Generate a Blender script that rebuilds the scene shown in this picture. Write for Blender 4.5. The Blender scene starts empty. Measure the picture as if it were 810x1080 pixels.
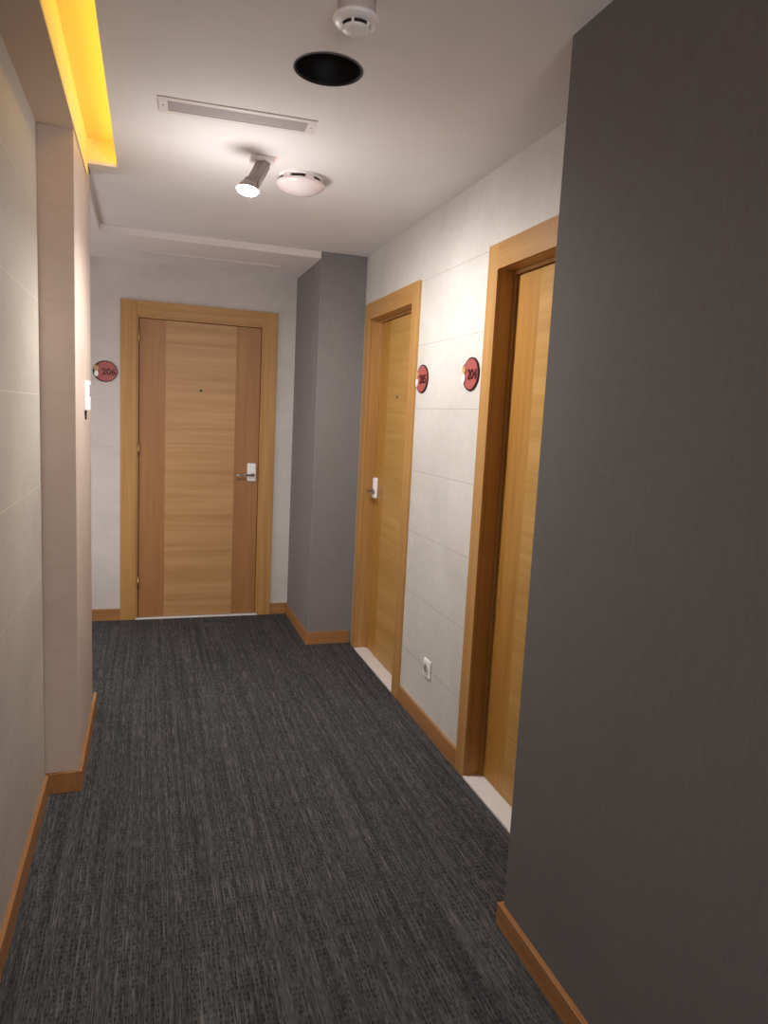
import bpy, bmesh, math
from mathutils import Matrix, Vector

C = bpy.context.scene
COL = C.collection

# ---------------------------------------------------------------- camera
cam_d = bpy.data.cameras.new('camera')
cam = bpy.data.objects.new('camera', cam_d)
COL.objects.link(cam)
cam_d.sensor_fit = 'HORIZONTAL'
cam_d.sensor_width = 36.0
cam_d.lens = 741.83 / 810 * 36.0
cam_d.clip_start = 0.02
R = Matrix(((0.94861495, -0.00569662, -0.31638144),
            (-0.31245355, 0.14120024, -0.93938026),
            (0.05002443, 0.98996467, 0.13216473)))
cam.matrix_world = Matrix.Translation((0, 0, 1.5)) @ R.to_4x4()
C.camera = cam

# ---------------------------------------------------------------- world, exposure, spotlight and added fill lights
w = bpy.data.worlds.new('world')
C.world = w
w.use_nodes = True
w.node_tree.nodes['Background'].inputs[0].default_value = (1.0, 0.93, 0.86, 1)
w.node_tree.nodes['Background'].inputs[1].default_value = 0.02
C.view_settings.view_transform = 'Standard'
C.view_settings.look = 'None'
C.view_settings.gamma = 1.0
C.view_settings.use_curve_mapping = False
C.view_settings.exposure = 0.68


def light(name, kind, loc, energy, color, rot=(0, 0, 0), **kw):
    d = bpy.data.lights.new(name, kind)
    d.energy = energy
    d.color = color
    for k, v in kw.items():
        setattr(d, k, v)
    o = bpy.data.objects.new(name, d)
    o.location = loc
    o.rotation_euler = rot
    COL.objects.link(o)
    return o


# lamp light of the ceiling spotlight; the lights after it are added fill
light('spotlight_beam', 'SPOT', (0.348, 2.882, 2.315), 50, (1.0, 0.985, 0.965), (math.radians(4), math.radians(-12), 0),
      spot_size=math.radians(178), spot_blend=0.62, shadow_soft_size=0.03)
light('ceiling_fill', 'POINT', (0.340, 2.875, 2.10), 4.6, (1.0, 0.985, 0.97), shadow_soft_size=0.10)  # unseen point light added below the lamp to lift the ceiling
light('overhead_fill_behind', 'AREA', (0.35, -1.2, 2.44), 1.2, (1.0, 0.90, 0.80),
      shape='RECTANGLE', size=1.0, size_y=1.6)  # unseen overhead panel added as dim fill for the near walls
light('upright_fill_behind', 'AREA', (0.32, -2.45, 1.15), 28, (1.0, 0.965, 0.97), (math.radians(96), 0, 0),
      shape='RECTANGLE', size=1.2, size_y=1.6)  # unseen upright panel added behind the camera to brighten ceiling and end wall
light('recess_fill', 'AREA', (-1.30, 4.30, 1.15), 12.0, (1.0, 0.98, 0.98), (math.radians(105), 0, math.radians(-90)),
      shape='RECTANGLE', size=1.2, size_y=1.4)  # unseen panel added in the recess to brighten the far ceiling


# ---------------------------------------------------------------- materials
def srgb(r, g, b):
    def f(c):
        c /= 255.0
        return c / 12.92 if c <= 0.04045 else ((c + 0.055) / 1.055) ** 2.4
    return (f(r), f(g), f(b), 1.0)


class NT:
    def __init__(s, name, rough=0.6, spec=0.3):
        s.m = bpy.data.materials.new(name)
        s.m.use_nodes = True
        s.t = s.m.node_tree
        s.b = s.t.nodes['Principled BSDF']
        s.b.inputs['Roughness'].default_value = rough
        s.b.inputs['Specular IOR Level'].default_value = spec

    def n(s, typ, **kw):
        nd = s.t.nodes.new(typ)
        for k, v in kw.items():
            if k.startswith('i_'):
                nd.inputs[k[2:].replace('_', ' ')].default_value = v
            else:
                setattr(nd, k, v)
        return nd

    def l(s, a, b):
        s.t.links.new(a, b)

    def coords(s, scale, rot=(0, 0, 0)):
        tc = s.n('ShaderNodeTexCoord')
        mp = s.n('ShaderNodeMapping')
        mp.inputs['Scale'].default_value = scale
        mp.inputs['Rotation'].default_value = rot
        s.l(tc.outputs['Object'], mp.inputs['Vector'])
        return mp.outputs[0]

    def noise(s, vec, scale=1.0, detail=3, rough=0.5, dist=0.0):
        nd = s.n('ShaderNodeTexNoise')
        nd.inputs['Scale'].default_value = scale
        nd.inputs['Detail'].default_value = detail
        nd.inputs['Roughness'].default_value = rough
        nd.inputs['Distortion'].default_value = dist
        s.l(vec, nd.inputs['Vector'])
        return nd.outputs['Fac']

    def ramp(s, fac, stops):
        nd = s.n('ShaderNodeValToRGB')
        e = nd.color_ramp.elements
        while len(e) < len(stops):
            e.new(0.5)
        for i, (p, c) in enumerate(stops):
            e[i].position = p
            e[i].color = c
        s.l(fac, nd.inputs[0])
        return nd.outputs[0]

    def mix(s, fac, a, b, mode='MIX'):
        nd = s.n('ShaderNodeMix')
        nd.data_type = 'RGBA'
        nd.blend_type = mode
        for k, v in ((0, fac), (6, a), (7, b)):
            if isinstance(v, (int, float, tuple)):
                nd.inputs[k].default_value = v
            else:
                s.l(v, nd.inputs[k])
        return nd.outputs[2]

    def math(s, op, a, b=0.0, c=0.0):
        nd = s.n('ShaderNodeMath')
        nd.operation = op
        for k, v in enumerate((a, b, c)):
            if isinstance(v, (int, float)):
                nd.inputs[k].default_value = v
            else:
                s.l(v, nd.inputs[k])
        return nd.outputs[0]

    def bump(s, h, strength=0.2, dist=0.002):
        nd = s.n('ShaderNodeBump')
        nd.inputs['Strength'].default_value = strength
        nd.inputs['Distance'].default_value = dist
        s.l(h, nd.inputs['Height'])
        s.l(nd.outputs[0], s.b.inputs['Normal'])

    def base(s, col):
        if isinstance(col, tuple):
            s.b.inputs['Base Color'].default_value = col
        else:
            s.l(col, s.b.inputs['Base Color'])


def plain(name, col, rough=0.5, spec=0.4, metal=0.0):
    t = NT(name, rough, spec)
    t.base(col)
    t.b.inputs['Metallic'].default_value = metal
    return t.m


def plaster(name, col):
    t = NT(name, 0.85, 0.15)
    v = t.coords((1, 1, 1))
    f = t.noise(v, 1.6, 3)
    c2 = tuple(min(1, x * 1.05) for x in col[:3]) + (1,)
    c1 = tuple(x * 0.96 for x in col[:3]) + (1,)
    t.base(t.ramp(f, [(0.3, c1), (0.7, c2)]))
    t.bump(t.noise(v, 260, 2), 0.06, 0.001)
    return t.m


def tile(name, z0, pitch, joint, c1, c2, rough=0.5, jw=0.6):
    """large stone-look wall tiles laid in rows: mottled face, thin horizontal joints"""
    t = NT(name, rough, 0.3)
    v = t.coords((1, 1, 1))
    big = t.noise(v, 2.4, 5, 0.6, 0.6)
    fine = t.noise(v, 22, 5, 0.65, 0.4)
    c = t.mix(0.28, t.ramp(big, [(0.35, c1), (0.65, c2)]), t.ramp(fine, [(0.35, c1), (0.65, c2)]))
    vein = t.noise(t.coords((1.1, 1.1, 2.2)), 5, 6, 0.6, 1.4)
    vm = t.ramp(vein, [(0.485, (0, 0, 0, 1)), (0.5, (1, 1, 1, 1)), (0.515, (0, 0, 0, 1))])
    c = t.mix(t.math('MULTIPLY', vm, 0.07), c, tuple(x * 0.72 for x in c1[:3]) + (1,))
    sep = t.n('ShaderNodeSeparateXYZ')
    t.l(t.coords((1, 1, 1)), sep.inputs[0])
    zz = t.math('DIVIDE', t.math('SUBTRACT', sep.outputs[2], z0), pitch)
    fr = t.math('ABSOLUTE', t.math('SUBTRACT', t.math('FRACT', t.math('ADD', zz, 100.5)), 0.5))
    g = t.math('LESS_THAN', fr, 0.0016 / pitch)
    c = t.mix(t.math('MULTIPLY', g, jw), c, joint)
    t.base(c)
    h = t.math('SUBTRACT', t.math('MULTIPLY', fine, 0.25), g)
    t.bump(h, 0.25, 0.0015)
    return t.m


def wallpaper(name, c1, c2):
    t = NT(name, 0.8, 0.2)
    v1 = t.noise(t.coords((420, 420, 18)), 1, 2)
    v2 = t.noise(t.coords((30, 30, 420)), 1, 2)
    m = t.noise(t.coords((3, 3, 3)), 1, 3)
    f = t.math('ADD', t.math('MULTIPLY', v1, 0.5), t.math('ADD', t.math('MULTIPLY', v2, 0.3), t.math('MULTIPLY', m, 0.2)))
    t.base(t.ramp(f, [(0.38, c1), (0.62, c2)]))
    t.bump(f, 0.15, 0.0008)
    return t.m


def wood(name, grain, c1, c2, c3, rough=0.42, bands=1.0):
    """oak veneer, grain running along x, y or z"""
    t = NT(name, rough, 0.35)
    lo, hi = 1.1, 26.0
    sc = {'x': (lo, hi, hi), 'y': (hi, lo, hi), 'z': (hi, hi, lo)}[grain]
    a = t.noise(t.coords(sc), 1.0 * bands, 4, 0.55, 0.6)
    fs = tuple(x * 7 if x > 2 else x * 3 for x in sc)
    b = t.noise(t.coords(fs), 1.0, 3, 0.6, 0.2)
    c = t.ramp(a, [(0.28, c1), (0.5, c2), (0.72, c3)])
    d = t.ramp(b, [(0.35, (0.88, 0.86, 0.84, 1)), (0.6, (1, 1, 1, 1))])
    t.base(t.mix(0.55, c, d, 'MULTIPLY'))
    t.bump(b, 0.08, 0.0006)
    return t.m


OAK1, OAK2, OAK3 = srgb(174, 127, 71), srgb(184, 138, 80), srgb(194, 150, 92)
M_leaf = wood('oak_veneer_upright_grain', 'z', srgb(156, 108, 64), srgb(164, 115, 69), srgb(172, 123, 76))
M_panel_x = wood('oak_veneer_cross_grain', 'x', srgb(172, 127, 80), srgb(186, 142, 92), srgb(199, 157, 108), bands=0.6)
M_panel_y = wood('oak_veneer_cross_grain_side', 'y', srgb(180, 134, 68), srgb(190, 145, 78), srgb(202, 158, 92), bands=0.6)
M_leaf_y = wood('oak_veneer_upright_grain_side', 'z', srgb(166, 116, 52), srgb(180, 130, 60), srgb(190, 140, 70))
M_frame = wood('oak_frame', 'z', OAK1, OAK2, OAK3)
M_frame_hx = wood('oak_frame_head', 'x', OAK1, OAK2, OAK3)
M_frame_hy = wood('oak_frame_head_side', 'y', OAK1, OAK2, OAK3)
M_base_x = wood('oak_skirting_x', 'x', srgb(158, 108, 64), srgb(168, 118, 72), srgb(178, 130, 82))
M_base_y = wood('oak_skirting_y', 'y', srgb(158, 108, 64), srgb(168, 118, 72), srgb(178, 130, 82))
M_ceil = plaster('ceiling_paint', srgb(224, 219, 217))
M_soff = plaster('soffit_paint', srgb(226, 218, 216))
M_soffbrown = plaster('soffit_paint_taupe', srgb(190, 168, 148))
M_tile_r = tile('wall_tile_right', 0.929, 0.3135, srgb(150, 146, 138), srgb(198, 194, 187), srgb(214, 210, 204))
M_tile_e = tile('wall_tile_end', 0.27, 0.3135, srgb(172, 165, 160), srgb(196, 189, 184), srgb(211, 204, 199), jw=0.35)
M_tile_l = tile('wall_tile_left', 1.2, 0.322, srgb(215, 205, 194), srgb(176, 166, 155), srgb(190, 181, 170), jw=0.7)  # pale joint colour paints in the highlight on the tile bevels
M_tile_c = tile('wall_tile_column', 1.21, 0.322, srgb(180, 160, 147), srgb(196, 177, 164), srgb(208, 190, 178), jw=0.3)
M_grey = wallpaper('grey_wallpaper', srgb(108, 105, 106), srgb(116, 113, 113))
M_grey_lit = wallpaper('grey_wallpaper_lit', srgb(128, 124, 124), srgb(138, 134, 134))  # same wallpaper in a paler copy, light on the column painted in
M_white = plain('white_plastic', srgb(246, 243, 243), 0.35)
M_marble = plain('white_threshold_stone', srgb(238, 232, 230), 0.3)
M_chrome = plain('brushed_steel', srgb(170, 166, 160), 0.28, metal=1.0)
M_brass = plain('brass', srgb(205, 170, 110), 0.35, metal=1.0)
M_gap = plain('dark_gap_rubber', srgb(60, 34, 16), 0.8)
M_black = plain('black', srgb(16, 15, 16), 0.6)
M_slot = plain('dark_slot', srgb(40, 34, 34), 0.7)
M_vent = plain('vent_grey', srgb(164, 155, 155), 0.7)
M_ventframe = plain('vent_frame_white', srgb(216, 208, 206), 0.6)
M_dome = plain('dome_gloss_white', srgb(226, 212, 212), 0.12, 0.6)
M_track = plain('spotlight_grey', srgb(150, 138, 136), 0.4)
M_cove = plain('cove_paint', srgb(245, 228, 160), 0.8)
M_red = plain('sign_red', srgb(170, 88, 84), 0.3)
M_rim = plain('sign_dark_backing', srgb(52, 18, 20), 0.3)
M_digit = plain('sign_digit', srgb(58, 16, 22), 0.4)
M_gold = plain('sign_gold', srgb(196, 158, 110), 0.4)


def emit(name, col, s):
    t = NT(name)
    t.base((0, 0, 0, 1))
    t.b.inputs['Emission Color'].default_value = col
    t.b.inputs['Emission Strength'].default_value = s
    return t.m


M_lamp = emit('lamp_glow', (1.0, 0.97, 0.93, 1), 25)
M_led = emit('cove_led_strip', (1.0, 0.63, 0.07, 1), 6.5)
M_redled = emit('red_indicator', (1.0, 0.10, 0.10, 1), 5)


def carpet():
    t = NT('carpet', 0.95, 0.05)
    yarn = t.noise(t.coords((260, 24, 1)), 1, 3, 0.6)
    streak = t.noise(t.coords((70, 1.0, 1)), 1, 4, 0.65)
    blotch = t.noise(t.coords((9, 2.0, 1)), 1, 3)
    c = t.ramp(yarn, [(0.30, srgb(52, 52, 54)), (0.5, srgb(74, 74, 76)), (0.70, srgb(98, 98, 100))])
    s = t.ramp(streak, [(0.36, (0.68, 0.68, 0.68, 1)), (0.5, (0.97, 0.97, 0.97, 1)), (0.64, (1.3, 1.3, 1.28, 1))])
    c = t.mix(0.9, c, s, 'MULTIPLY')
    b = t.ramp(blotch, [(0.3, (0.86, 0.86, 0.88, 1)), (0.7, (1.10, 1.08, 1.06, 1))])
    c = t.mix(0.8, c, b, 'MULTIPLY')
    # rows of small dark loops between the light yarn lines
    vo = t.n('ShaderNodeTexVoronoi')
    vo.inputs['Scale'].default_value = 1.0
    vo.inputs['Randomness'].default_value = 0.35
    t.l(t.coords((80, 52, 1)), vo.inputs['Vector'])
    dk = t.ramp(vo.outputs['Distance'], [(0.22, (1, 1, 1, 1)), (0.36, (0, 0, 0, 1))])
    rows = t.ramp(t.noise(t.coords((22, 0.5, 1)), 1, 1), [(0.40, (0, 0, 0, 1)), (0.50, (1, 1, 1, 1))])
    c = t.mix(t.math('MULTIPLY', t.math('MULTIPLY', dk, rows), 0.6), c, srgb(26, 26, 27))
    # thin pale yarn lines
    fl = t.noise(t.coords((380, 6, 1)), 1, 2)
    rows2 = t.ramp(t.noise(t.coords((40, 0.9, 1.0)), 1, 2), [(0.44, (0, 0, 0, 1)), (0.54, (1, 1, 1, 1))])
    fm = t.ramp(fl, [(0.56, (0, 0, 0, 1)), (0.66, (1, 1, 1, 1))])
    c = t.mix(t.math('MULTIPLY', t.math('MULTIPLY', fm, rows2), 0.6), c, srgb(132, 128, 122))
    t.base(c)
    t.bump(yarn, 0.35, 0.003)
    return t.m


M_carpet = carpet()


# ---------------------------------------------------------------- mesh helpers
def box(bm, x0, x1, y0, y1, z0, z1, bevel=0.0, mi=0):
    vs = [bm.verts.new((x, y, z)) for x in (x0, x1) for y in (y0, y1) for z in (z0, z1)]
    q = [(0, 1, 3, 2), (4, 6, 7, 5), (0, 4, 5, 1), (2, 3, 7, 6), (0, 2, 6, 4), (1, 5, 7, 3)]
    fs = [bm.faces.new([vs[i] for i in f]) for f in q]
    for f in fs:
        f.material_index = mi
    if bevel:
        es = list({e for f in fs for e in f.edges})
        r = bmesh.ops.bevel(bm, geom=es, offset=bevel, segments=2, affect='EDGES', profile=0.5)
        for f in r['faces']:
            f.material_index = mi
    return fs


def cyl(bm, p0, p1, r0, r1=None, n=32, caps=True, mi=0):
    r1 = r0 if r1 is None else r1
    p0, p1 = Vector(p0), Vector(p1)
    d = (p1 - p0).normalized()
    u = d.orthogonal().normalized()
    v = d.cross(u)
    A = [bm.verts.new(p0 + (u * math.cos(a) + v * math.sin(a)) * r0) for a in [2 * math.pi * i / n for i in range(n)]]
    B = [bm.verts.new(p1 + (u * math.cos(a) + v * math.sin(a)) * r1) for a in [2 * math.pi * i / n for i in range(n)]]
    for i in range(n):
        f = bm.faces.new((A[i], A[(i + 1) % n], B[(i + 1) % n], B[i]))
        f.smooth = True
        f.material_index = mi
    if caps:
        for ring in (list(reversed(A)), B):
            bm.faces.new(ring).material_index = mi


def lathe(bm, prof, cx, cy, n=48, mi=0):
    """profile of (radius, z) turned about the vertical axis"""
    rings = []
    for r, z in prof:
        if r < 1e-6:
            rings.append([bm.verts.new((cx, cy, z))])
        else:
            rings.append([bm.verts.new((cx + r * math.cos(2 * math.pi * i / n), cy + r * math.sin(2 * math.pi * i / n), z)) for i in range(n)])
    for a, b in zip(rings, rings[1:]):
        for i in range(n):
            j = (i + 1) % n
            if len(a) == 1:
                vs = (a[0], b[j], b[i])
            elif len(b) == 1:
                vs = (a[i], a[j], b[0])
            else:
                vs = (a[i], a[j], b[j], b[i])
            f = bm.faces.new(vs)
            f.smooth = True
            f.material_index = mi


def obj(name, bm, mats, parent=None, kind=None, label=None, cat=None, group=None, bevel=0.0, origin=None):
    bmesh.ops.recalc_face_normals(bm, faces=bm.faces)
    me = bpy.data.meshes.new(name)
    if origin is not None:
        bmesh.ops.translate(bm, verts=bm.verts, vec=-Vector(origin))
    bm.to_mesh(me)
    bm.free()
    for m in (mats if isinstance(mats, (list, tuple)) else [mats]):
        me.materials.append(m)
    o = bpy.data.objects.new(name, me)
    COL.objects.link(o)
    if origin is not None:
        o.location = origin
    if parent:
        o.parent = parent
        # keep the world place: parents here are never rotated or scaled
        o.location = Vector(o.location) - Vector(world_loc(parent))
    if bevel:
        md = o.modifiers.new('bevel', 'BEVEL')
        md.width = bevel
        md.segments = 2
        md.limit_method = 'ANGLE'
    for k, v in (('kind', kind), ('label', label), ('category', cat), ('group', group)):
        if v:
            o[k] = v
    return o


def world_loc(o):
    v = Vector(o.location)
    while o.parent:
        o = o.parent
        v += Vector(o.location)
    return v


def empty(name, loc, label=None, cat=None, group=None, kind=None):
    o = bpy.data.objects.new(name, None)
    o.empty_display_size = 0.1
    o.location = loc
    COL.objects.link(o)
    for k, v in (('kind', kind), ('label', label), ('category', cat), ('group', group)):
        if v:
            o[k] = v
    return o


def B():
    return bmesh.new()


# ---------------------------------------------------------------- the corridor shell
H = 2.492           # ceiling
ZS = 2.436          # lower ceiling strip along the left
XR = 1.286          # right tiled wall
XF = 1.271          # face of the door frames in it
XC, YC = 0.990, 4.39    # grey column in the far right corner
XG, YG = 1.020, 1.712   # grey near wall
XL = -0.373         # left tiled wall
XP, YP0, YP1 = -0.256, 2.805, 3.500   # left column
YE = 5.130          # end wall
YB = -2.6           # wall far behind the camera
XA = -1.35          # side of the recess beyond the left column

bm = B()
box(bm, -1.5, 1.6, YB, 5.4, -0.05, 0.0)
obj('floor', bm, M_carpet, kind='structure', label='dark grey carpet with fine lengthwise stripes', cat='floor')


# door openings in the right wall
def openings_wall(bm, x0, x1, ys, ye, zt, ops, ztop):
    y = ys
    for a, b in ops:
        box(bm, x0, x1, y, a, 0, zt)
        y = b
    box(bm, x0, x1, y, ye, 0, zt)
    box(bm, x0, x1, ys, ye, zt, ztop)


D4 = (1.735, 2.548)     # clear opening of the near right door
D5 = (3.497, 4.240)     # clear opening of the far right door
ZI, ZO = 2.092, 2.192   # inner and outer top of the frames
bm = B()
openings_wall(bm, XR, XR + 0.2, YG - 0.1, YE + 0.2, ZI + 0.03,
              [(D4[0] - 0.03, D4[1] + 0.03), (D5[0] - 0.03, D5[1] + 0.03)], H + 0.15)
obj('wall_right', bm, M_tile_r, kind='structure', label='pale stone tiled wall holding the two right-hand doors', cat='wall')

bm = B()
box(bm, XG, XG + 0.6, YB, YG, 0, H + 0.15)
obj('wall_right_near', bm, M_grey, kind='structure', label='dark grey papered wall nearest on the right', cat='wall', bevel=0.004)

bm = B()
box(bm, XC, XR + 0.15, YC, YE + 0.1, 0, H + 0.15)
obj('wall_right_column', bm, M_grey_lit, kind='structure', label='grey papered column in the far right corner', cat='column', bevel=0.003)

# end wall with its opening
E0, E1 = -0.087, 0.762
ZE = 2.100
bm = B()
box(bm, XA - 0.1, E0 - 0.03, YE, YE + 0.2, 0, ZE + 0.03)
box(bm, E1 + 0.03, XR + 0.1, YE, YE + 0.2, 0, ZE + 0.03)
box(bm, XA - 0.1, XR + 0.1, YE, YE + 0.2, ZE + 0.03, H + 0.15)
obj('wall_end', bm, M_tile_e, kind='structure', label='pale tiled wall at the end of the corridor', cat='wall')

bm = B()
box(bm, XL - 0.15, XL, YB, YP0, 0, H + 0.15)
obj('wall_left', bm, M_tile_l, kind='structure', label='beige tiled wall nearest on the left', cat='wall')
bm = B()
box(bm, XL - 0.15, XP, YP0, YP1, 0, ZS + 0.20)
obj('wall_left_column', bm, M_tile_c, kind='structure', label='beige tiled column on the left with a control unit', cat='column', bevel=0.002)
bm = B()
box(bm, XA - 0.1, XL - 0.15, YP1 - 0.1, YP1, 0, H + 0.15)
box(bm, XA - 0.1, XA, YP1, YE, 0, H + 0.15)
obj('wall_left_recess', bm, M_tile_e, kind='structure', label='tiled walls of the recess beyond the left column', cat='wall')
bm = B()
box(bm, XL - 0.15, XG + 0.1, YB - 0.1, YB, 0, H + 0.15)
obj('wall_back', bm, M_tile_l, kind='structure', label='wall behind the viewer', cat='wall')

# ceiling: flat sheet with the black round hole and the lit slot cut out
HX, HY, HR = 0.485, 2.147, 0.098
XS0, XS1, YS1 = -0.252, -0.137, 3.350
bm = B()
# polygon outline (with the slot as a notch: the slot's left side is the lower strip)
out = [(XS1, YB), (1.6, YB), (1.6, YE + 0.1), (-0.272, YE + 0.1), (-0.272, YP1), (XS0, YP1), (XS0, YS1), (XS1, YS1)]
vs = [bm.verts.new((x, y, H)) for x, y in out]
es = [bm.edges.new((vs[i], vs[(i + 1) % len(vs)])) for i in range(len(vs))]
n = 64
cv = [bm.verts.new((HX + HR * math.cos(2 * math.pi * i / n), HY + HR * math.sin(2 * math.pi * i / n), H)) for i in range(n)]
es += [bm.edges.new((cv[i], cv[(i + 1) % n])) for i in range(n)]
bmesh.ops.triangle_fill(bm, use_beauty=True, edges=es)
r = bmesh.ops.extrude_face_region(bm, geom=list(bm.faces))
bmesh.ops.translate(bm, verts=[v for v in r['geom'] if isinstance(v, bmesh.types.BMVert)], vec=(0, 0, 0.013))
# closed upper slab over everything except the hole's void
obj('ceiling', bm, M_ceil, kind='structure', label='smooth off-white painted ceiling', cat='ceiling')

# lower ceiling strips on the left, near and beyond the column
bm = B()
box(bm, XL - 0.1, XS0 - 0.002, YB, YP0, ZS, H + 0.15)
obj('ceiling_strip_near', bm, M_soffbrown, kind='structure', label='lowered taupe ceiling strip above the left wall', cat='ceiling')
bm = B()
box(bm, XA - 0.05, -0.272, YP1, YE + 0.05, 2.450, H + 0.15)
obj('ceiling_strip_far', bm, M_soff, kind='structure', label='lowered ceiling over the recess beyond the left column', cat='ceiling')

# lowered band before the end wall
bm = B()
box(bm, -0.272, XC, YC + 0.0, YE + 0.05, 2.450, H - 0.001)
obj('ceiling_soffit', bm, M_soff, kind='structure', label='white lowered ceiling band in front of the end wall', cat='ceiling')

# inside of the lit slot: top, near left cheek, end cheek and right cheek
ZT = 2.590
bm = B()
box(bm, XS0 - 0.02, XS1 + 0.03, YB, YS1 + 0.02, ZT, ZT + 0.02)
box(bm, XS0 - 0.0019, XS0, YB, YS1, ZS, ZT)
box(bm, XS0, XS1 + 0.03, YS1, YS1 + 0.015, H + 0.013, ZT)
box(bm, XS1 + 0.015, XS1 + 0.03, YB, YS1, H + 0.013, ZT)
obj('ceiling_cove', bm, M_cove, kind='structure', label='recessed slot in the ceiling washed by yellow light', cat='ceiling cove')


# skirtings
def skirt_x(bm, x0, x1, yf, th=0.012, h=0.083):     # runs along x, its face looks to -y
    box(bm, x0, x1, yf - th, yf, 0, h, 0.0015)


def skirt_y(bm, xf, y0, y1, side, th=0.013, h=0.083):
    if side > 0:
        box(bm, xf - th, xf, y0, y1, 0, h, 0.0015)
    else:
        box(bm, xf, xf + th, y0, y1, 0, h, 0.0015)


bm = B()
skirt_y(bm, XR, 2.633, 3.404, 1, 0.014)
obj('baseboard_right', bm, M_base_y, kind='structure', label='oak skirting between the two right-hand doors', cat='skirting')
bm = B()
skirt_y(bm, XG, YB, YG + 0.013, 1, 0.016, 0.068)
skirt_x(bm, XG, XR, YG + 0.013, 0.012, 0.068)
obj('baseboard_right_near', bm, M_base_y, kind='structure', label='oak skirting of the dark grey near wall', cat='skirting')
bm = B()
skirt_y(bm, XC, YC - 0.012, YE, 1, 0.012)
obj('baseboard_column_side', bm, M_base_y, kind='structure', label='oak skirting on the left side of the grey column', cat='skirting')
bm = B()
skirt_x(bm, XC, XF - 0.002, YC)
obj('baseboard_column_front', bm, M_base_x, kind='structure', label='oak skirting on the front of the grey column', cat='skirting')
bm = B()
skirt_x(bm, XA, E0 - 0.103, YE)
skirt_x(bm, E1 + 0.100, XC - 0.013, YE)
obj('baseboard_end', bm, M_base_x, kind='structure', label='oak skirting of the end wall beside the door', cat='skirting')
bm = B()
skirt_y(bm, XL, YB, YP0 - 0.012, -1)
obj('baseboard_left', bm, M_base_y, kind='structure', label='oak skirting of the left wall', cat='skirting')
bm = B()
skirt_y(bm, XP, YP0 - 0.012, YP1 + 0.1, -1)
skirt_x(bm, XL, XP, YP0)
obj('baseboard_left_column', bm, M_base_y, kind='structure', label='oak skirting around the left column', cat='skirting')


# ---------------------------------------------------------------- doors
def text_mesh(txt, size, depth):
    cu = bpy.data.curves.new('digits', 'FONT')
    cu.body = txt
    cu.size = size
    cu.extrude = depth
    cu.offset = 0.0009
    cu.align_x = 'CENTER'
    cu.align_y = 'CENTER'
    tmp = bpy.data.objects.new('digits', cu)
    COL.objects.link(tmp)
    bpy.context.view_layer.update()
    me = bpy.data.meshes.new_from_object(tmp.evaluated_get(bpy.context.evaluated_depsgraph_get()))
    bpy.data.objects.remove(tmp)
    return me


# every door is modelled facing -y with its lower left frame-opening corner at x=0, then placed by a matrix
def place(bm, mtx):
    bmesh.ops.transform(bm, matrix=mtx, verts=bm.verts)


def lever_lock(parent, mtx, cx, cz, yface, direction):
    """white electronic lock body, steel rose and lever; direction -1 lever to the left, +1 to the right"""
    bm = B()
    box(bm, cx - 0.032, cx + 0.032, yface - 0.022, yface, cz - 0.066, cz + 0.066, 0.010)
    place(bm, mtx)
    lk = obj('lock_body', bm, M_white, parent, label='white electronic lock body')
    bm = B()
    zl = cz - 0.018
    cyl(bm, (cx + 0.006, yface - 0.030, zl), (cx + 0.006, yface - 0.018, zl), 0.013)
    cyl(bm, (cx + 0.006, yface - 0.064, zl), (cx + 0.006, yface - 0.028, zl), 0.008)
    place(bm, mtx)
    obj('handle_rose', bm, M_chrome, lk, label='steel rose')
    bm = B()
    x0 = cx + 0.006
    cyl(bm, (x0 - direction * 0.010, yface - 0.060, zl), (x0 + direction * 0.118, yface - 0.060, zl), 0.0075)
    place(bm, mtx)
    obj('lever', bm, M_chrome, lk, label='steel lever handle')
    bm = B()
    box(bm, cx - 0.016, cx + 0.016, yface - 0.0235, yface - 0.021, cz + 0.022, cz + 0.050, 0.001)
    place(bm, mtx)
    obj('card_reader', bm, M_white, lk)
    return lk


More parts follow.
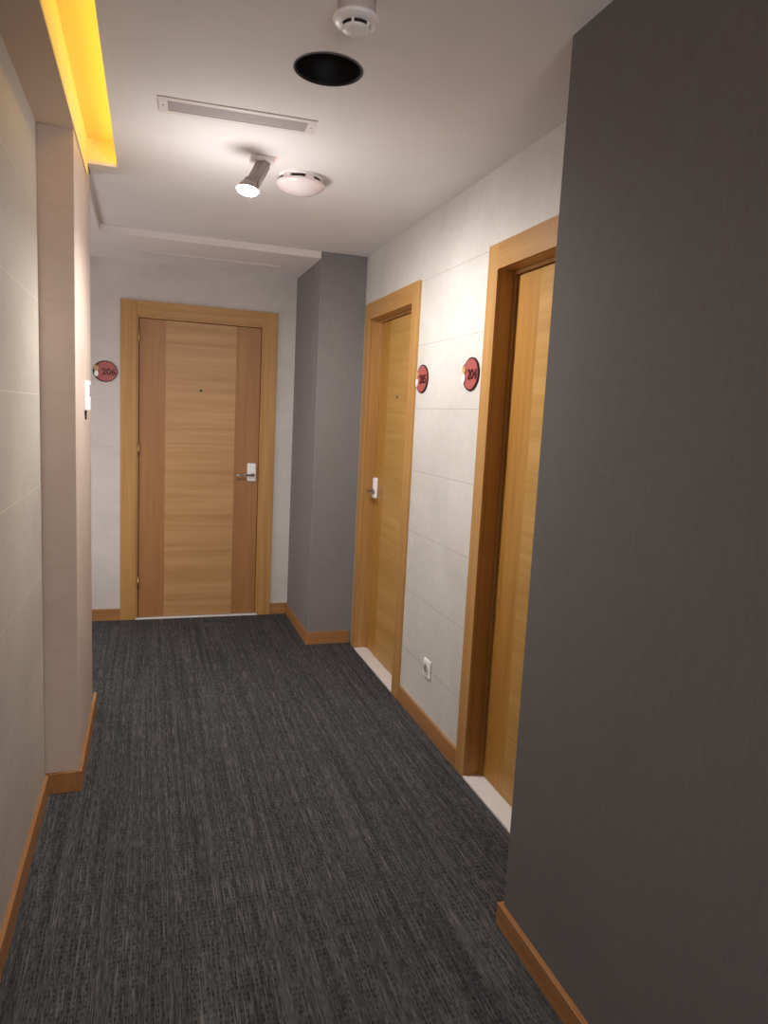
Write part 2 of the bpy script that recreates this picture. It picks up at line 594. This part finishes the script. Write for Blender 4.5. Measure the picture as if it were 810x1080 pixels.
def door(name, W, zi, zo, fw_l, fw_r, depth, mtx, mats, lock_x, lever_dir, hinge_left, label, lock=True, reveal=0.012, hinges=(0.262, 1.205, 1.962)):
    """local frame: x across (0..W clear opening), y into the wall (0 = face of the architrave), z up"""
    root = empty(name, mtx @ Vector((W / 2, 0, 0)), label, 'door', None, 'structure')
    mf, mh, ml, mp = mats
    th = 0.016
    # architrave and jambs
    bm = B()
    for x0, x1 in ((-fw_l, 0.0), (W, W + fw_r)):
        box(bm, x0, x1, 0, th, 0, zo, 0.0015)
    place(bm, mtx)
    fr = obj('door_frame', bm, mf, root)
    bm = B()
    box(bm, 0.0, W, 0.0003, th, zi, zo, 0.001)
    place(bm, mtx)
    obj('frame_head', bm, mh, fr)
    bm = B()
    yj = 0.017
    yl = depth + 0.045
    box(bm, -0.022, 0, yj, yl, 0, zi + 0.022)
    box(bm, W, W + 0.022, yj, yl, 0, zi + 0.022)
    box(bm, 0, W, yj, yl, zi, zi + 0.022)
    place(bm, mtx)
    obj('jamb', bm, mf, fr)
    # stop lip round the leaf, a dark rubber gap behind it
    lip = reveal
    bm = B()
    y0, y1 = depth - 0.010, depth + 0.045
    box(bm, 0.0, lip, y0, y1, 0.0, zi, 0.001)
    box(bm, W - lip, W, y0, y1, 0.0, zi, 0.001)
    box(bm, lip, W - lip, y0, y1, zi - lip, zi, 0.001)
    place(bm, mtx)
    obj('door_stop', bm, mf, fr)
    bm = B()
    box(bm, 0.002, W - 0.002, depth + 0.040, depth + 0.046, 0.0, zi)
    place(bm, mtx)
    obj('rubber_seal', bm, M_gap, fr)
    # threshold
    bm = B()
    box(bm, -0.004, W + 0.004, 0.0, depth + 0.04, 0.0, 0.010, 0.001)
    place(bm, mtx)
    obj('threshold', bm, M_marble, root, label='white stone threshold')
    # leaf
    g = 0.004
    x0, x1, z0, z1 = lip + g, W - lip - g, 0.014, zi - lip - g
    st = 0.172
    bm = B()
    box(bm, x0, x1, depth, depth + 0.038, z0, z1, 0.001)
    place(bm, mtx)
    leaf = obj('door_leaf', bm, ml, root)
    bm = B()
    box(bm, x0 + st, x1 - st, depth - 0.0006, depth + 0.002, z0 + 0.001, z1 - 0.001)
    place(bm, mtx)
    obj('center_panel', bm, mp, leaf, label='cross-grained veneer middle')
    bm = B()
    cx = (x0 + x1) / 2
    cyl(bm, (cx, depth - 0.004, 1.625), (cx, depth + 0.001, 1.625), 0.011)
    place(bm, mtx)
    ph = obj('peephole', bm, M_track, leaf, label='grey metal peephole ring')
    bm = B()
    cyl(bm, (cx, depth - 0.0046, 1.625), (cx, depth - 0.0041, 1.625), 0.0085)
    place(bm, mtx)
    obj('lens', bm, M_slot, ph, label='dark lens')
    for zc in hinges:
        bm = B()
        hx = (lip + g / 2) if hinge_left else W - lip - g / 2
        cyl(bm, (hx, depth - 0.008, zc - 0.047), (hx, depth - 0.008, zc + 0.047), 0.006, n=16)
        box(bm, hx - 0.003, hx + 0.003, depth - 0.004, depth + 0.01, zc - 0.046, zc + 0.046)
        place(bm, mtx)
        obj('hinge', bm, M_brass, root)
    if lock:
        lever_lock(root, mtx, lock_x, 1.064, depth, lever_dir)
    return root


# door in the end wall (local x = world x, local y = world y)
YF = YE - 0.016
m_end = Matrix.Translation((E0, YF, 0))
door('door_1', E1 - E0, ZE, 2.198, 0.103, 0.098, 0.020, m_end,
     (M_frame, M_frame_hx, M_leaf, M_panel_x), 0.700 - E0, -1, True,
     'oak veneer door numbered 206 at the end of the corridor')


# doors in the right wall: local x -> world -y (left when facing the wall is the far side), local y -> world +x
def m_right(yfar):
    return Matrix.Translation((XF, yfar, 0)) @ Matrix(((0, 1, 0, 0), (-1, 0, 0, 0), (0, 0, 1, 0), (0, 0, 0, 1)))


door('door_2', D5[1] - D5[0], ZI, ZO, 0.095, 0.092, 0.080, m_right(D5[1]),
     (M_frame, M_frame_hy, M_leaf_y, M_panel_y), 0.066, 1, False,
     'oak veneer door numbered 205, recessed in the right wall beside the grey column', reveal=0.014)
door('door_3', D4[1] - D4[0], ZI, ZO, 0.084, 0.084, 0.085, m_right(D4[1]),
     (M_frame, M_frame_hy, M_leaf_y, M_panel_y), D4[1] - D4[0] - 0.066, -1, True,
     'oak veneer door numbered 204, recessed in the right wall and half hidden by the dark grey wall', reveal=0.014, hinges=())


# ---------------------------------------------------------------- room number signs
def ellipse_disc(bm, rx, rz, y0, y1, cx=0, cz=0, n=64, mi=0):
    A = [bm.verts.new((cx + rx * math.cos(2 * math.pi * i / n), y0, cz + rz * math.sin(2 * math.pi * i / n))) for i in range(n)]
    Bv = [bm.verts.new((v.co.x, y1, v.co.z)) for v in A]
    bm.faces.new(A).material_index = mi
    bm.faces.new(list(reversed(Bv))).material_index = mi
    for i in range(n):
        f = bm.faces.new((A[i], Bv[i], Bv[(i + 1) % n], A[(i + 1) % n]))
        f.material_index = mi


def sign(num, mtx, label):
    root = empty('room_number_sign', mtx @ Vector((0, 0, 0)), label, 'sign', 'oval room number signs')
    bm = B()
    ellipse_disc(bm, 0.078, 0.070, -0.006, -0.001)
    place(bm, mtx)
    obj('backing', bm, M_rim, root, label='dark oval backing')
    bm = B()
    ellipse_disc(bm, 0.069, 0.0635, -0.0085, -0.0061, 0.003, 0.0)
    place(bm, mtx)
    obj('face_plate', bm, M_red, root, label='dull red oval plate')
    me = text_mesh(num, 0.060, 0.001)
    bm = B()
    bm.from_mesh(me)
    bmesh.ops.transform(bm, matrix=Matrix.Translation((0.022, -0.0098, -0.004)) @ Matrix.Rotation(math.pi / 2, 4, 'X'), verts=bm.verts)
    place(bm, mtx)
    obj('room_number', bm, M_digit, root, label='dark digits ' + num)
    # small crest: gold top over a white shield
    bm = B()
    ellipse_disc(bm, 0.016, 0.017, -0.0135, -0.0086, -0.055, 0.018, 24)
    ellipse_disc(bm, 0.007, 0.009, -0.0150, -0.0086, -0.060, 0.030, 16)
    place(bm, mtx)
    cr = obj('emblem', bm, M_gold, root, label='small gold crest')
    bm = B()
    ellipse_disc(bm, 0.0125, 0.020, -0.0130, -0.0086, -0.055, -0.016, 24)
    place(bm, mtx)
    obj('emblem_shield', bm, M_white, cr, label='white lower half')
    return root


MR = Matrix(((0, 1, 0, 0), (-1, 0, 0, 0), (0, 0, 1, 0), (0, 0, 0, 1)))
sign('206', Matrix.Translation((-0.285, YE, 1.716)), 'red oval room number sign 206 left of the end door')
sign('205', Matrix.Translation((XR, 3.318, 1.702)) @ MR, 'red oval room number sign 205 beside the far right door')
sign('204', Matrix.Translation((XR, 2.752, 1.702)) @ MR, 'red oval room number sign 204 beside the near right door')

# ---------------------------------------------------------------- wall socket
root = empty('wall_socket', (XR, 3.03, 0.268), 'small white power socket low on the right wall between the doors', 'socket')
bm = B()
box(bm, XR - 0.011, XR, 2.988, 3.072, 0.268, 0.352, 0.003)
obj('cover_plate', bm, M_white, root)
bm = B()
cyl(bm, (XR - 0.0145, 3.03, 0.310), (XR - 0.011, 3.03, 0.310), 0.030, n=32)
so = obj('socket_ring', bm, M_ventframe, root)
bm = B()
cyl(bm, (XR - 0.0150, 3.03, 0.310), (XR - 0.0146, 3.03, 0.310), 0.020, n=32)
obj('socket_well', bm, M_track, so, label='grey disc painted as the shade of the round well')  # flat grey disc colours in the shade inside the well

# ---------------------------------------------------------------- control unit on the left column
root = empty('wall_control_unit', (XP, 3.20, 1.470), 'white control unit fixed to the side of the left column', 'control unit')
bm = B()
box(bm, XP, XP + 0.018, 3.160, 3.250, 1.470, 1.592, 0.003)
obj('housing', bm, M_white, root)
bm = B()
box(bm, XP + 0.0182, XP + 0.0205, 3.185, 3.225, 1.528, 1.575, 0.0005)
obj('display', bm, M_track, root, label='grey display window')
bm = B()
box(bm, XP + 0.0005, XP + 0.007, 3.180, 3.190, 1.432, 1.4695, 0.001)
obj('pull_tab', bm, M_slot, root, label='dark tab under the housing')

# ---------------------------------------------------------------- ceiling fittings
# black round opening
root = empty('round_ceiling_opening', (HX, HY, H), 'black round opening in the ceiling behind the near smoke detector', 'ceiling opening')
bm = B()
lathe(bm, [(HR + 0.003, H - 0.0015), (HR - 0.002, H - 0.0025), (HR - 0.003, H + 0.01)], HX, HY)
obj('rim', bm, M_slot, root)
bm = B()
lathe(bm, [(HR - 0.003, H + 0.004), (HR - 0.006, H + 0.11), (0.0, H + 0.11)], HX, HY)
obj('can', bm, M_black, root)


# linear diffusers
def ceiling_grille(cx, cy, lx, ly, z, rot, fr, label, nb=3, fh=0.004):
    root = empty('ceiling_grille', (cx, cy, z), label, 'air grille')
    mt = Matrix.Translation((cx, cy, z)) @ Matrix.Rotation(rot, 4, 'Z')
    bm = B()
    a, b = lx / 2, ly / 2
    e = fr * 1.35
    box(bm, -a, a, -b, -b + fr, -fh, 0, 0.001)
    box(bm, -a, a, b - fr, b, -fh, 0, 0.001)
    box(bm, -a, -a + e, -b + fr, b - fr, -fh, 0, 0.001)
    box(bm, a - e, a, -b + fr, b - fr, -fh, 0, 0.001)
    place(bm, mt)
    f = obj('frame', bm, M_ventframe, root)
    for s in (-1, 1):
        bm = B()
        cyl(bm, (s * (a - e / 2), 0, -0.0038), (s * (a - e / 2), 0, -0.0055), 0.003, n=12)
        place(bm, mt)
        obj('screw', bm, M_track, f)
    bm = B()
    box(bm, -a + e, a - e, -b + fr, b - fr, -0.001, -0.0002)
    place(bm, mt)
    obj('mesh_panel', bm, M_vent, root)
    for k in range(nb):
        hw = (b - fr) / nb - 0.0006
        y = -b + fr + (2 * (b - fr)) * (k + 0.5) / nb
        bm = B()
        box(bm, -a + e + 0.002, a - e - 0.002, y - hw, y + hw, -0.0022, -0.0012)
        place(bm, mt)
        obj('blade', bm, M_vent, root)
    return root


ceiling_grille(0.281, 2.588, 0.522, 0.125, H, -0.055, 0.022, 'long white air grille in the ceiling in front of the lit spotlight', 4)
ceiling_grille(0.378, 4.785, 0.86, 0.06, 2.450, -0.01, 0.018, 'thin slot grille in the lowered ceiling band before the end wall', 1, 0.010)

# spotlight
SX, SY = 0.42, 2.945
root = empty('track_spotlight', (SX, SY, H), 'grey adjustable ceiling spotlight with its lamp lit', 'spotlight')
bm = B()
box(bm, SX - 0.052, SX + 0.040, SY - 0.028, SY + 0.034, H - 0.022, H, 0.004)
mt = obj('mounting_box', bm, M_ventframe, root, label='white mounting box')
bm = B()
cyl(bm, (SX + 0.042, SY - 0.015, H - 0.012), (SX + 0.047, SY - 0.015, H - 0.012), 0.004, n=12)
obj('indicator_light', bm, M_redled, mt, label='small red indicator')
# ribbed body, leaning down and to the left
p0 = Vector((SX + 0.000, SY - 0.002, H - 0.022))
p1 = Vector((0.372, 2.905, 2.372))
ax = (p1 - p0).normalized()
bm = B()
u = ax.orthogonal().normalized()
cyl(bm, p0 - ax * 0.004, p1, 0.025, 0.025, 24)
obj('arm', bm, M_track, root)
u = ax.orthogonal().normalized()
v = ax.cross(u)
for k in range(8):
    a = 2 * math.pi * k / 8
    off = (u * math.cos(a) + v * math.sin(a)) * 0.0245
    bm = B()
    cyl(bm, p0 + off + ax * 0.006, p1 + off - ax * 0.004, 0.0038, n=8)
    obj('cooling_rib', bm, M_track, root)
p2 = Vector((0.352, 2.884, 2.344))
dn = Vector((-0.12, -0.10, -1.0)).normalized()
bm = B()
cyl(bm, p2 - dn * 0.030, p2, 0.026, 0.044, 32, caps=True)
cyl(bm, p1 - ax * 0.004, p2 - dn * 0.026, 0.025, 0.025, 24)
obj('lamp_head', bm, M_track, root)
bm = B()
lathe(bm, [(0.0, -0.014), (0.020, -0.012), (0.036, -0.005), (0.042, 0.004)], 0, 0, 32)
rot = (-Vector((0, 0, 1))).rotation_difference(dn).to_matrix().to_4x4()
place(bm, Matrix.Translation(p2 + dn * 0.005) @ rot)
obj('lamp', bm, M_lamp, root, label='glowing white lamp')

# domed detector
DX, DY = 0.600, 3.115
root = empty('domed_detector', (DX, DY, H), 'shiny white domed detector on the ceiling right of the lit spotlight', 'detector')
bm = B()
lathe(bm, [(0.0, H), (0.094, H), (0.096, H - 0.004), (0.094, H - 0.009), (0.085, H - 0.010)], DX, DY)
obj('base_plate', bm, M_white, root)
bm = B()
prof = [(0.074, H - 0.014)]
prof += [(0.070, H - 0.022)]
obj_prof = [(0.088, H - 0.008), (0.088, H - 0.027)]
lathe(bm, obj_prof, DX, DY)
obj('vent_band', bm, M_slot, root, label='dark vent slots')
bm = B()
lathe(bm, [(0.080, H - 0.022), (0.101, H - 0.024), (0.106, H - 0.030), (0.101, H - 0.038), (0.086, H - 0.050), (0.060, H - 0.062), (0.030, H - 0.069), (0.0, H - 0.071)], DX, DY)
obj('dome', bm, M_dome, root)
for k in range(6):
    a0 = math.radians(-148 + k * 60)
    bm = B()
    pr = []
    for q in range(7):
        a = a0 + math.radians(22) * q / 6
        pr.append([bm.verts.new((DX + r_ * math.cos(a), DY + r_ * math.sin(a), H + z_)) for r_, z_ in
                   ((0.0865, -0.009), (0.0955, -0.0085), (0.0985, -0.0245), (0.0865, -0.0245))])
    for q in range(6):
        for e_ in range(4):
            bm.faces.new((pr[q][e_], pr[q + 1][e_], pr[q + 1][(e_ + 1) % 4], pr[q][(e_ + 1) % 4]))
    bm.faces.new(pr[0])
    bm.faces.new(list(reversed(pr[6])))
    obj('spacer', bm, M_dome, root)

# near smoke detector
NX, NY = 0.466, 1.780
root = empty('smoke_detector', (NX, NY, H), 'white cylindrical smoke detector at the top edge, nearest on the ceiling', 'smoke detector')
bm = B()
lathe(bm, [(0.0, H), (0.046, H), (0.046, H - 0.038), (0.050, H - 0.041)], NX, NY)
obj('base', bm, M_dome, root)
bm = B()
lathe(bm, [(0.046, H - 0.040), (0.0555, H - 0.043), (0.057, H - 0.048), (0.054, H - 0.053), (0.040, H - 0.057), (0.034, H - 0.058)], NX, NY)
obj('housing_ring', bm, M_white, root)
bm = B()
lathe(bm, [(0.034, H - 0.054), (0.027, H - 0.066)], NX, NY)
obj('sensing_slots', bm, M_slot, root, label='dark openings around the nose')
bm = B()
lathe(bm, [(0.024, H - 0.0655), (0.034, H - 0.066), (0.034, H - 0.069), (0.028, H - 0.073), (0.0, H - 0.074)], NX, NY)
obj('nose_cap', bm, M_white, root)
for k in range(5):
    a = math.pi * 2 * (k + 0.35) / 5
    c_, s_ = math.cos(a), math.sin(a)
    bm = B()
    cyl(bm, (NX + 0.0335 * c_, NY + 0.0335 * s_, H - 0.068), (NX + 0.0335 * c_, NY + 0.0335 * s_, H - 0.056), 0.0035, n=8)
    obj('rib', bm, M_white, root)

# LED strip lying inside the ceiling slot, on its right cheek
bm = B()
box(bm, XS1 + 0.002, XS1 + 0.013, YB + 0.05, YS1 - 0.02, H + 0.0135, H + 0.022)
obj('led_strip', bm, M_led, label='yellow LED strip lighting the ceiling slot from inside', cat='light strip')
